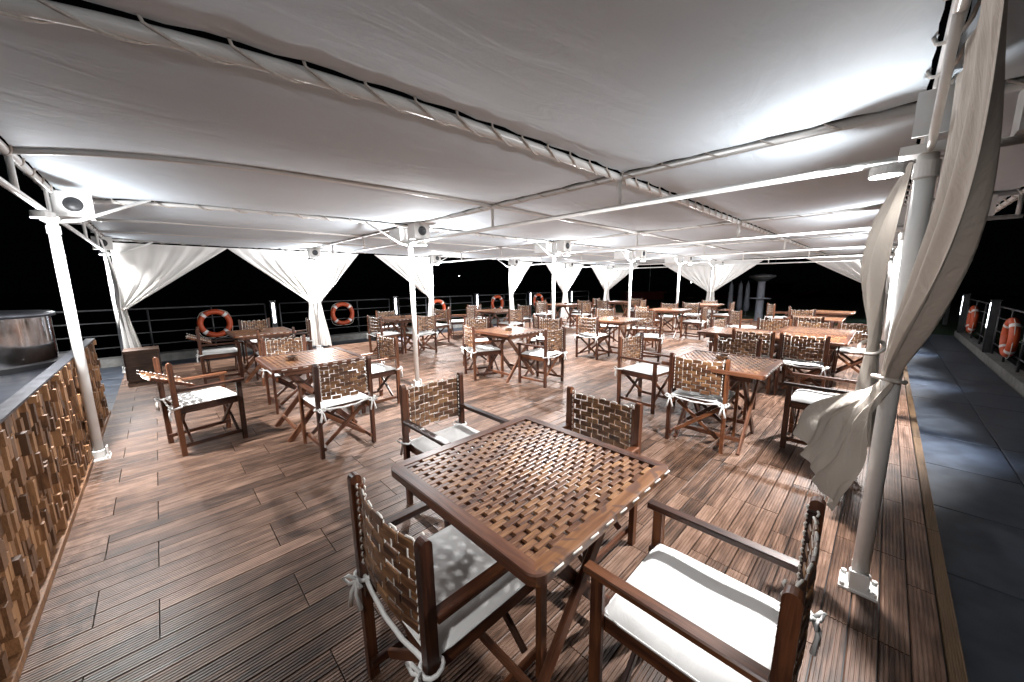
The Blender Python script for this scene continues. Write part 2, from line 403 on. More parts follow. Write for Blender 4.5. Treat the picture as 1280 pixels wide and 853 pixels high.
# posts
post_lab = {(0, 0): 'nearest corner post beside the camera, outside the frame', (0, 1): 'brightly lit white post beside the wood block wall', (1, 1): 'slim white centre post nearest the camera', (2, 1): 'second white post of the centre row',
            (3, 1): 'third white post of the centre row', (4, 1): 'fourth white post of the centre row', (5, 1): 'white post with curtains at the far end of the centre row',
            (1, 0): 'thick white post wrapped by the big twisted curtain', (0, 2): 'white corner post behind the dark wooden planter', (1, 2): 'second post of the back row between a pair of curtains',
            (2, 2): 'third post of the back row right of a bright curtain', (3, 2): 'fourth post of the back row left of a bright curtain', (4, 2): 'fifth post of the back row hidden by curtains',
            (5, 2): 'far corner post of the back row', (2, 0): 'next post behind the big curtain along the walkway', (3, 0): 'fourth post along the walkway', (4, 0): 'fifth post along the walkway', (5, 0): 'far corner post beside the walkway'}
POS = {}
for (i, j), lab in post_lab.items():
    u, v = U[i], VR[j]
    if (i, j) == (1, 0): u, v = 2.465, -.06
    POS[(i, j)] = (u, v)
    r = .034 if (i, j) == (1, 0) else .034
    t = thing('canopy_post', lab, 'post', (u, v, 0), group='posts carrying the canopy')
    pipe('pole', t, (0, 0, .02), (0, 0, ZT-.02), r, M['white'], 20)
    q = MB(); q.box(-.07, .07, -.075, .075, .001, .014); q.lathe([(r+.008, .014), (r+.008, .085), (r+.001, .09)], 20)
    for a in (-1, 1):
        q.box(a*(r+.02)-.005, a*(r+.02)+.005, -.035, .035, .014, .11)
        for b in (-1, 1): q.lathe([(0, .034), (.012, .034), (.012, .016)], 8, Matrix.Translation((a*.055, b*.060, 0)))
    obj('base_plate', q.mesh('base_plate', M['white']), t)
    q = MB(); q.lathe([(r+.001, ZT-.12), (r+.007, ZT-.115), (r+.007, ZT-.05), (r-.01, ZT-.045)], 20); q.box(-.05, .05, -.09, .09, ZT-.02, ZL-.022); q.box(-.006, .006, -.06, .06, ZL+.021, ZU-.028)
    obj('head_plate', q.mesh('head_plate', M['white']), t)
    for s in ((-1, 1) if i not in (0, 5) else ((1,) if i == 0 else (-1,))):
        p = [(s*.02, 0, ZT-.01), (s*.16, 0, ZT+.012), (s*.62, 0, ZU-.02)]
        q = MB(); q.tube(p, .014, 8); obj('knee_brace', q.mesh('knee_brace', M['white'], True), t)
# boxes and loudspeakers on the post heads, lamps under the truss
SHORT = {(0, 0): 'near corner post outside the frame', (0, 1): 'lit post beside the wood block wall', (1, 1): 'nearest slim centre post', (2, 1): 'second centre post', (3, 1): 'third centre post', (4, 1): 'fourth centre post', (5, 1): 'far curtained end of the centre row',
         (1, 0): 'thick post in the twisted curtain', (0, 2): 'corner post by the planter', (1, 2): 'second post of the back row', (2, 2): 'third post of the back row', (3, 2): 'fourth post of the back row', (4, 2): 'fifth post of the back row',
         (5, 2): 'far back corner post', (2, 0): 'next walkway post behind the big curtain', (3, 0): 'fourth walkway post', (4, 0): 'fifth walkway post', (5, 0): 'far walkway corner post'}
box_q = MB(); box_q.box(-.085, .085, -.17, .17, 0, .20); box_m = box_q.mesh('junction_box', M['white'])
for (i, j), (u, v) in POS.items():
    where = post_lab[(i, j)]
    uu_ = U[i]; short = SHORT[(i, j)]
    if j < 2:
        o = thing('junction_box', f'plain white box above the {short}', 'box', (uu_, v+.30 if j else v-.42, ZL+.0215), group='boxes on the trusses', me=box_m)
        o.scale = (1, 1, .96)
    if j == 0: continue
    if (i, j) == (0, 1): o.location = (uu_+.02, v+.62, ZL+.0215)
    t = thing('loudspeaker', f'white loudspeaker with round black front above the {short}', 'loudspeaker', (uu_+.12, v+.27, ZL+.0215) if (i, j) == (0, 1) else (uu_, v-.26, ZL+.0215), group='loudspeakers on the trusses')
    q = MB(); q.box(-.11, .11, -.09, .09, 0, .205)
    q.box(-.12, .12, -.096, -.0905, -.004, .212)
    obj('housing', q.mesh('housing', M['white']), t)
    q = MB(); q.lathe([(0, .012), (.03, .014), (.048, .003), (.055, .006), (.062, .004), (.062, -.006)], 20, Matrix.Translation((0, -.0975, .105)) @ Matrix.Rotation(R(90), 4, 'X')); obj('speaker_cone', q.mesh('speaker_cone', M['black'], True), t)
PWR = {(0, 1): .72, (1, 1): 1.0, (1, 0): .62, (0, 0): .09}; PWS = {(0, 1): .45, (0, 0): .2, (1, 0): .8}
for (i, j), (u, v) in POS.items():
    dv = .13 if j == 0 else -.34
    lu, lv = U[i], v+dv
    t = thing('ceiling_lamp', f'round white lamp shining at the {SHORT[(i, j)]}', 'lamp', (lu, lv, ZL-.02), group='lamps under the trusses')
    q = MB(); q.lathe([(0, 0), (.060, 0), (.066, -.01), (.066, -.050), (.060, -.050), (.056, -.043)], 24); q.box(-.03, .03, -.05, .05, 0, .005)
    obj('housing', q.mesh('housing', M['white'], False), t)
    q = MB(); q.lathe([(0, -.044), (.056, -.044)], 24); obj('lens', q.mesh('lens', M['lens']), t)
    ld = bpy.data.lights.new('bulb', 'SPOT'); ld.energy = LAMP_W; ld.color = (1.0, .97, .955); ld.shadow_soft_size = .05; ld.spot_size = R(152) if j else R(128); ld.spot_blend = 1.0 if j else .25; ld.energy *= PWR.get((i, j), 1.0)
    lo = bpy.data.objects.new('bulb', ld); C.objects.link(lo); lo.parent = t; lo.location = (0, 0, -.07)
    if j == 0: lo.rotation_euler = (R(38), 0, 0)
    if (i, j) == (1, 0): lo.rotation_euler = (R(43), R(16), 0); ld.spot_size = R(104); ld.spot_blend = .14
    if (i, j) == (0, 0): lo.rotation_euler = Vector((2.4, .10, -2.1)).to_track_quat('-Z', 'Y').to_euler(); ld.spot_size = R(86); ld.spot_blend = .55
    ld = bpy.data.lights.new('ceiling_fill', 'POINT' if j else 'SPOT'); ld.energy = LAMP_W*.135*PWS.get((i, j), 1.0); ld.color = (.97, .98, 1.0); ld.shadow_soft_size = .04  # extra fill added beside the bulb to brighten canopy and pipes
    lo = bpy.data.objects.new('ceiling_fill', ld); C.objects.link(lo); lo.parent = t; lo.location = (0, 0, -.11)
    if j == 0: ld.spot_size = R(172); ld.spot_blend = .9; ld.energy *= .7; lo.rotation_euler = (R(120), 0, 0)  # walkway row: added fill aimed up and inward, standing in for deck bounce
    if (i, j) == (1, 0): lo.rotation_euler = (R(128), 0, R(30)); ld.spot_size = R(172); ld.spot_blend = 1.0

# ================================================================ CURTAINS
def curtain(label, top0, top1, tie, zt, tail, out=(0, 0, 0), folds=7, bulge=.05, tie_w=.10, sagz=.05, droop=0.0, tail_w=.22, seed=0, name='curtain', cuts=(40, 34, 16), band=True, wave=.6, m=None, tail_side=None):
    """fabric hung between two points of a pipe and gathered at the tie; the tail hangs below it"""
    m = m or M['curtain']; top0, top1, tie, tail = map(Vector, (top0, top1, tie, tail)); rnd = random.Random(seed)
    acr = (top1-top0); acr.normalize(); nrm = acr.cross(Vector((0, 0, 1))).normalized(); out = Vector(out)
    ph = [rnd.uniform(0, 6.28) for _ in range(4)]
    def fold(s): return math.sin(2*math.pi*folds*s+ph[0])+.45*math.sin(2*math.pi*folds*2.3*s+ph[1])+.3*math.sin(2*math.pi*1.3*s+ph[2])
    def fn(s, t):
        T = lerp(top0, top1, s); B = tie+acr*((s-.5)*tie_w)
        e = t**(1.0+wave*(1-s)) if s < .999 else t
        p = lerp(T, B, e); p.z = lerp(T.z, B.z, t)-sagz*math.sin(math.pi*t)*s*0
        amp = lerp(.012, bulge, smooth(t*1.6)) if t < .75 else lerp(bulge, .035, smooth((t-.75)/.25))
        p = p+nrm*fold(s+.03*math.sin(4*t+ph[3]))*amp*.55+out*math.sin(math.pi*min(1, t*1.05))**1.2*(.25+.75*s)
        p += acr*droop*math.sin(math.pi*t)*s
        return p
    q = MB(); q.grid(fn, cuts[0], cuts[1])
    def fn2(s, t):
        w_ = lerp(tie_w*.9, tail_w, smooth(t)); B = lerp(tie, tail, t)
        B = B+Vector((0, 0, -1))*((1-abs(2*s-1))*.0+.10*s*t)
        side = acr*((s-.5)*w_)
        if tail_side is not None:
            side = side*(1-smooth(t))+Vector(tail_side)*((s-.5)*smooth(t*1.3))+nrm*.010*math.sin(11*t+5*s)+nrm*.006*math.sin(29*s-13*t)
        k_ = .28 if tail_side is not None else 1
        return B+side+nrm*fold(s)*lerp(.020, .055, t)*k_+Vector((0, 0, 1))*.02*math.sin(9*s+ph[1])*t*k_
    q2 = MB(); q2.grid(fn2, cuts[0], cuts[2])
    t_ = thing(name, label, 'curtain', group='curtains tied to the canopy posts')
    obj('drape', q.mesh('drape', m, True), t_); obj('tail', q2.mesh('tail', m, True), t_)
    if band:
        q = MB(); rx = tie_w*.62
        pts = [tie+acr*(rx*math.cos(a))+nrm*(.055*math.sin(a))+Vector((0, 0, .012*math.sin(a+1))) for a in [2*math.pi*k/18 for k in range(18)]]
        q.tube(pts, .010, 6, closed=True); obj('tie_band', q.mesh('tie_band', M['lace'], True), t_)
    return t_
def P(i, j): return U[i], VR[j]
zc = 2.36; ztie = 1.17
def side_curtain(label, i, j, du, w_, seed, out=(0, 0, 0), ax='u', zt=ztie, **k):
    u, v = P(i, j)
    if ax == 'u': a = (u+du*.06, v, zc); b = (u+du*w_, v, zc); tie = (u+du*.09, v, zt)
    else: a = (u, v+du*.06, zc); b = (u, v+du*w_, zc); tie = (u, v+du*.09, zt)
    return curtain(label, a, b, tie, zt, (tie[0]+(0.05*du if ax == 'u' else 0), tie[1]+(0.05*du if ax == 'v' else 0), .12), out=out, seed=seed, **k)
yb = 0
side_curtain('wide bright curtain hanging above the dark wooden planter', 0, 2, 1, 1.75, 1, out=(0, .03, 0), tail_w=.30, folds=5)
curtain('narrow curtain strip at the left corner post, seen almost edge on', (U[0], 9.70, zc), (U[0], 8.95, zc), (U[0]+.05, 9.62, 1.17), 0, (U[0]+.08, 9.6, .45), out=(.06, 0, 0), seed=2, folds=3, cuts=(20, 24, 10))
side_curtain('left curtain of the pair tied at the second back post', 1, 2, -1, 1.6, 3, folds=6)
side_curtain('right curtain of the pair tied at the second back post', 1, 2, 1, 1.15, 4, folds=5, tail_w=.30)
side_curtain('curtain left of the third back post, hanging behind the slim centre post', 2, 2, -1, 1.75, 5, folds=6)
side_curtain('curtain right of the fourth back post with a straight left edge', 3, 2, 1, 1.25, 6, folds=5)
side_curtain('left curtain of the pair tied at the fifth back post', 4, 2, -1, 1.35, 7, folds=5)
side_curtain('right curtain of the pair tied at the fifth back post', 4, 2, 1, 1.35, 8, folds=5)
side_curtain('left curtain of the pair tied at the far corner post', 5, 2, -1, 1.45, 9, folds=5)
side_curtain('right curtain of the pair tied at the far corner post', 5, 2, -1, 1.7, 10, ax='v', folds=5)
side_curtain('left curtain of the pair at the far end of the centre row', 5, 1, 1, 2.1, 11, ax='v', folds=6)
side_curtain('right curtain of the pair at the far end of the centre row', 5, 1, -1, 1.75, 12, ax='v', folds=6)
side_curtain('farthest curtain, partly hidden by the curtain in front of the right post', 5, 0, 1, 2.2, 13, ax='v', folds=6)
# big twisted curtain round the right hand post
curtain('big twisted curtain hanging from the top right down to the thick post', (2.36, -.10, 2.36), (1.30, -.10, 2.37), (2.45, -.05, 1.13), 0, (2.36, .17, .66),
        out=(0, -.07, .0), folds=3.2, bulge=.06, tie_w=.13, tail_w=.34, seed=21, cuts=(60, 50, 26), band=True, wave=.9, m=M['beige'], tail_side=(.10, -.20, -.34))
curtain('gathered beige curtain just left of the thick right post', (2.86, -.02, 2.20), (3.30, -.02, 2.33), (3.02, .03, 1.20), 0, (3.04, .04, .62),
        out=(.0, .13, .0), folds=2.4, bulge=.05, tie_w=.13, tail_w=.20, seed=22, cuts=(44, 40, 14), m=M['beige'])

# ================================================================ FURNITURE
def cushion_mesh(w_=.475, d=.475, h=.040):
    q = MB()
    def prof(x, y): return max(0., (1-abs(x)**5)*(1-abs(y)**5))**.26
    def top(s, t):
        x, y = 2*s-1, 2*t-1; k = prof(x, y)
        return (x*w_/2*(1+.0), y*d/2, h*.35+h*.65*k+.004*math.sin(5*x+2)*math.cos(4*y)*k)
    def bot(s, t):
        x, y = 2*s-1, 2*t-1; return (x*w_/2, y*d/2, h*.35-h*.35*prof(x, y))
    q.grid(top, 16, 16); q.grid(bot, 16, 16, flip=True)
    m1 = q.mesh('cushion', M['cushion'], True)
    p = MB(); pts = []
    for k in range(40):
        a = 2*math.pi*k/40; c, s = math.cos(a), math.sin(a); n = (abs(c)**14+abs(s)**14)**(-1/14)
        pts.append((c*n*w_/2, s*n*d/2, h*.35))
    p.tube(pts, .0035, 5, closed=True)
    return m1, p.mesh('piping', M['cushion'], True)
CM, CP = cushion_mesh()
# tie: a band round the rear post and a bow
q = MB(); q.tube([(.030*math.cos(a), .030*math.sin(a), .003*math.sin(2*a)) for a in [2*math.pi*k/12 for k in range(12)]], .006, 5, closed=True)
for s in (-1, 1):
    q.tube([(0, -.03, 0), (s*.022, -.045, .014), (s*.042, -.05, .004), (s*.022, -.045, -.010), (0, -.032, -.002)], .0052, 5)
    q.tube([(0, -.032, 0), (s*.010, -.048, -.03), (s*.022, -.044, -.075)], [.006, .006, .009], 5)
TIE = q.mesh('tie', M['cushion'], True)
q = MB(); q.tube([(lerp(-.25, .25, k/12), -.262-.012*math.sin(math.pi*k/12), .478-.030*math.sin(math.pi*k/12)+.003*math.sin(k*2.1)) for k in range(13)], .0085, 6)
STRAP = q.mesh('strap', M['cushion'], True)
W2 = .262; YR, YF = -.255, .235; HB = .884
ROWS, RP, SLP = 9, .0345, .083
BX = .212
def slat_list():
    out = []
    for r_ in range(ROWS):
        z = .548+RP*(r_+.5); x = -BX+.004-(SLP/2 if r_ % 2 else 0)
        while x < BX-.012:
            a, b = max(x, -BX+.004), min(x+SLP-.0095, BX-.004); x += SLP
            if b-a < .016: continue
            xc = (a+b)/2; bow = -.026*(1-(xc/BX)**2)
            out.append((xc, b-a, z+.004*math.cos(xc*37), bow+(.0025 if r_ % 2 else -.0025), -2*xc/BX**2*-.026*.9))
    return out
SLATS = slat_list(); SLM = {}
def slat_mesh(L):
    L = round(L, 3)
    if L not in SLM: q = MB(); q.prism(L, .010, .0325, .0035); SLM[L] = q.mesh('slat', M['slat'])
    return SLM[L]
def rope_mesh(dashes=True):
    q = MB()
    for s in (-1, 1):      # lacing down both side strips
        for k in range(11):
            z = .556+.031*k; q.tube([(s*(BX-.004), -.012, z-.010), (s*(BX-.002), -.016, z), (s*(BX-.004), -.012, z+.010)], .0035, 4)
            q.tube([(s*(BX-.004), .012, z+.004), (s*(BX-.002), .016, z+.014), (s*(BX-.004), .012, z+.022)], .0035, 4)
    x = -BX+SLP/2
    k = 0
    while x < BX-.01:       # ropes threaded through the rows, showing in the gaps
        bow = -.026*(1-(x/BX)**2); q.tube([(x-.005, bow, .552), (x-.005, bow, .858)], .0026, 5); x += SLP/2; k += 1
    for k in range(5):      # over the top edge
        x0 = -BX+.03+k*.083; b0 = -.026*(1-(x0/BX)**2)
        q.tube([(x0, b0, .858), (x0+.006, b0, .864), (x0+.034, -.026*(1-((x0+.04)/BX)**2), .864), (x0+.040, -.026*(1-((x0+.04)/BX)**2), .858)], .0036, 5)
    return q.mesh('back_rope', M['rope'], True)
ROPE = rope_mesh()
q = MB()
for (xc, L, z, y, sl) in SLATS:
    q.tone = random.uniform(.01, .99); q.prism(L, .010, .0325, .0035, Matrix.Translation((xc, y, z)) @ Matrix.Rotation(math.atan(sl), 4, 'Z'))
BACKJ = q.mesh('woven_back', M['slat'])
FEET = MB(); FEET.lathe([(0, 0), (.014, 0), (.014, .006), (0, .006)], 8); FEETM = FEET.mesh('foot', M['black'])
def post_mesh():
    L, a, b = .90, .040, .032; q = MB(); prof = [(0, -a/2), (L-a*.5, -a/2)]+[(L-a*.5+a*.5*math.sin(t), -a*.5*math.cos(t)) for t in [math.pi*k/8 for k in range(1, 8)]]+[(L-a*.5, a/2), (0, a/2)]
    n = len(prof); vs = [(x-L/2, y, s*b/2) for s in (-1, 1) for x, y in prof]
    q.add(vs, [tuple(range(n))[::-1], tuple(range(n, 2*n))]+[(i, (i+1) % n, n+(i+1) % n, n+i) for i in range(n)]); return q
PM = post_mesh().mesh('leg', M['chair'])
def make_chair(label, detailed=False, fold=0.0, mw=M['chair']):
    t = thing('chair', label, 'chair', group='woven back wooden armchairs set around the tables')
    for s in (-1, 1):
        ty = -.012/HB; mx = Matrix.Translation((s*(W2-.016), YR-.006, .45)) @ Matrix.Rotation(math.atan(-ty), 4, 'X') @ Matrix(((0, 0, 1, 0), (0, 1, 0, 0), (1, 0, 0, 0), (0, 0, 0, 1)))
        obj('leg', PM, t, mx=mx)
        bar('leg', t, (s*(W2-.016), YF, 0), (s*(W2-.016), YF, .617), .046, .028, mw, roll=Vector((1, 0, 0)))
        bar('armrest', t, (s*(W2-.014), YR+.014, .632), (s*(W2-.014), YF+.045, .632), .046, .026, mw)
        bar('seat_rail', t, (s*(W2-.047), YR-.02, .430), (s*(W2-.047), YF+.02, .430), .024, .060, mw)
        bar('foot_rail', t, (s*(W2-.044), YR-.015, .085), (s*(W2-.044), YF+.018, .085), .020, .036, mw)
    a = W2-.07
    for y in (YR+.055, YF-.06):
        bar('cross_brace', t, (-a, y, .10), (a, y, .405), .018, .036, mw)
        bar('cross_brace', t, (-a, y+.021, .405), (a, y+.021, .10), .018, .036, mw)
    q_ = MB(); q_.box(-W2+.06, W2-.06, YR+.005, YF+.005, .452, .4605)
    if 'seat' not in CACHE: CACHE['seat'] = q_.mesh('seat', mw)
    obj('seat', CACHE['seat'], t)
    c = obj('cushion', CM, t, (0, -.012, .462)); obj('piping', CP, c); obj('strap', STRAP, t)
    for s in (-1, 1): obj('tie', TIE, t, (s*(W2-.016), YR-.004, .475), (0, 0, random.uniform(-.4, .4))).scale = (1.15, 1.15, 1.45)
    bk = obj('backrest', None, t)
    if fold: bk.matrix_basis = Matrix.Translation((0, YR-.012, .72)) @ Matrix.Rotation(fold, 4, 'X') @ Matrix.Translation((0, 0, -.72))
    else: bk.matrix_basis = Matrix.Translation((0, YR-.004, 0))
    for s in (-1, 1): bar('side_strip', bk, (s*(BX+.012), 0, .545), (s*(BX+.012), 0, .862), .030, .018, mw, roll=Vector((1, 0, 0)))
    obj('lacing', ROPE, bk)
    if detailed:
        for (xc, L, z, y, sl) in SLATS: obj('slat', slat_mesh(L), bk, (xc, y, z), (0, 0, math.atan(sl)))
    else: obj('woven_back', BACKJ, bk, kind='stuff')
    return t

TZ, TS = .80, .887
def table_parts(t, detailed, mw=M['tframe']):
    h = TS/2; bw = .052
    # frame rails with mitred, rounded corners
    def rail(a0, a1, m, nm='frame_rail'):
        q_ = MB(); k = 10
        return q_
    th = .036
    def corner_strip(side):
        # one rail as an extruded strip: outer edge rounds at the corners, inner edge straight
        ca, sa = math.cos(side*math.pi/2), math.sin(side*math.pi/2); pts_o = []; pts_i = []; rc = .045; n = 5
        for k in range(n+1):
            th_ = math.pi/4+k/n*math.pi/4; pts_o.append((-h+rc-rc*math.sin(math.pi/2-th_+0)*1.0, -h+rc-rc*math.sin(th_)))
        pts_o2 = [(-x, y) for x, y in pts_o[::-1]]
        po = pts_o+pts_o2; m_ = len(po); pin = [(max(-h+bw, min(h-bw, x)), -h+bw) for x, y in po]
        vs = []
        for lst, z in ((po, TZ-.004), (pin, TZ), (pin, TZ-th), (po, TZ-th)):
            for x, y in lst: vs.append((x, y, z))
        # small chamfer ring
        ch = [(x*(1-.010), y*(1-.010), TZ) for x, y in po]; vs += ch
        fs = []
        for i in range(m_-1):
            fs += [(4*m_+i, 4*m_+i+1, m_+i+1, m_+i), (i, i+1, 4*m_+i+1, 4*m_+i), (m_+i, m_+i+1, 2*m_+i+1, 2*m_+i), (3*m_+i, 3*m_+i+1, i+1, i), (2*m_+i, 2*m_+i+1, 3*m_+i+1, 3*m_+i)]
        q_ = MB(); q_.add(vs, fs); return q_
    for side in range(4):
        m_ = M['worn'] if (detailed and side == 0) else mw; key = ('rail', side == 0, m_.name)
        if key not in CACHE: CACHE[key] = corner_strip(0).mesh('frame_rail', m_)
        obj('frame_rail', CACHE[key], t, rot=(0, 0, side*math.pi/2))
    i_ = h-bw-.001; rows_ = 33; rp = 2*i_/rows_; per = .0862; sl = .0665
    q_ = MB()
    if 'tslat' not in CACHE: a = MB(); a.prism(sl, rp-.0018, .011, .0022); CACHE['tslat'] = a.mesh('slat', M['tabletop'])
    for r_ in range(rows_):
        y = -i_+rp*(r_+.5); x = -i_-(per/2 if r_ % 2 else 0)
        while x < i_-.01:
            a, b = max(x, -i_), min(x+sl, i_); x += per
            if b-a < .008: continue
            dz = TZ-.0085+random.uniform(-.0008, .0008)
            if detailed:
                o = obj('slat', CACHE['tslat'], t, ((a+b)/2, y, dz)); o.scale.x = (b-a)/sl
            else:
                q_.tone = random.uniform(.01, .99); q_.prism(b-a, rp-.0018, .011, .0022, Matrix.Translation(((a+b)/2, y, dz)))
    if not detailed:
        if 'ttop' not in CACHE: CACHE['ttop'] = q_.mesh('woven_top', M['tabletop'])
        obj('woven_top', CACHE['ttop'], t, kind='stuff')
    if 'tbatten' not in CACHE:
        a = MB(); x = -i_+sl/2
        while x < i_: a.box(x-.005, x+.005, -i_, i_, TZ-.034, TZ-.0145); x += per/2
        CACHE['tbatten'] = a.mesh('batten', mw)
        a = MB()
        for s in (-1, 1):
            for k in range(9):
                x = -h+.075+k*.0925; y = s*(h+.0015)
                a.tube([(x-.004, s*(h-.008), TZ-.013), (x, y, TZ-.013), (x+.040, y, TZ-.013), (x+.044, s*(h-.008), TZ-.013)], .0042, 5)
        CACHE['trope'] = a.mesh('edge_rope', M['rope'], True)
    obj('batten', CACHE['tbatten'], t, kind='stuff'); obj('edge_rope', CACHE['trope'], t)
    # folding trestle: an X in each of two planes, joined by stretchers
    for s in (-1, 1):
        y = s*.285
        bar('leg', t, (-.34, y, 0.0), (.30, y, TZ-.05), .024, .058, mw)
        bar('leg', t, (.34, y-s*.027, 0.0), (-.30, y-s*.027, TZ-.05), .024, .058, mw)
    bar('apron', t, (-.345, .33, TZ-.068), (-.345, -.33, TZ-.068), .022, .058, mw); bar('apron', t, (.345, .33, TZ-.068), (.345, -.33, TZ-.068), .022, .058, mw)
    bar('apron', t, (-.33, .33, TZ-.068), (.33, .33, TZ-.068), .022, .058, mw); bar('apron', t, (-.33, -.33, TZ-.068), (.33, -.33, TZ-.068), .022, .058, mw)
    for x in (-.265, .265): bar('stretcher', t, (x, -.27, .115), (x, .27, .115), .022, .040, mw)

TAB = [  # u, v, label
    (1.087, 1.02, 'large empty woven top table in the foreground'), (1.138, 4.39, 'table with an ashtray left of the slim centre post'),
    (4.02, 1.09, 'table with an ashtray on the right, ahead of the curtained post'), (4.21, 4.41, 'table with an ashtray in the middle of the deck'),
    (1.22, 7.52, 'leftmost back table beside the nearest orange life buoy'), (4.17, 7.95, 'back table just behind the slim centre post'),
    (7.05, 7.95, 'dark back table right of the slim centre post'), (7.05, 4.05, 'table right of the second centre post'),
    (6.56, .72, 'nearer left table of the joined block on the right'), (6.56, 1.62, 'left rear table of the joined block on the right'),
    (7.46, .72, 'far right table of the joined block on the right'), (10.5, 4.3, 'table left of the fourth centre post'),
    (10.6, 8.2, 'back table right of the fourth back curtain'), (13.5, 4.3, 'farthest table of the centre rows below the far pair of curtains'),
    (13.3, 7.5, 'farthest back table near the corner curtains'), (12.1, .95, 'small looking far table by the beige curtain'), (9.9, 1.0, 'far table behind the joined block on the right')]
td = None; tn = None
for k, (u, v, lab) in enumerate(TAB):
    if k == 0:
        t = thing('table', lab, 'table', (u, v, 0), 0, 'woven top folding tables'); table_parts(t, True)
    elif k == 1:
        tn = thing('table', lab, 'table', (u, v, 0), 0, 'woven top folding tables'); table_parts(tn, False)
    else: dup(tn, (u, v, 0), random.uniform(-.02, .02) if k not in (8, 9, 10) else 0, lab)
# ashtrays: little woven bowls
ASH = [(1.138-.18, 4.39-.02, 'on the table left of the slim centre post'), (4.02+.08, 1.09+.02, 'on the right table near the far chair'), (4.21-.05, 4.41-.05, 'on the table in the middle of the deck'),
       (1.22, 7.50, 'on the leftmost back table'), (4.1, 7.9, 'on the back table behind the slim centre post'), (7.0, 4.0, 'on the table right of the second centre post'),
       (10.5, 4.3, 'on the table left of the fourth centre post'), (10.6, 8.1, 'on the back table near the fourth back curtain')]
a0 = None
for u, v, d in ASH:
    lab = f'small round wooden ashtray {d}'
    if a0 is None:
        a0 = thing('ashtray', lab, 'ashtray', (u, v, TZ), 0, 'ashtrays on the tables')
        q = MB()
        for rr_ in range(2):
            for k in range(10):
                a = 2*math.pi*(k+.5*rr_)/10; q.tone = random.random()*.98+.01
                q.prism(.034, .012, .019, .003, Matrix.Translation((.052*math.cos(a), .052*math.sin(a), .012+.020*rr_)) @ Matrix.Rotation(a+math.pi/2, 4, 'Z'))
        obj('rim', q.mesh('rim', M['slat']), a0)
        q = MB(); q.lathe([(0, .004), (.046, .004), (.048, .036), (.045, .036), (.043, .008), (0, .008)], 20); obj('bowl', q.mesh('bowl', M['black'], True), a0)
    else: dup(a0, (u, v, TZ), random.uniform(0, 6), lab)

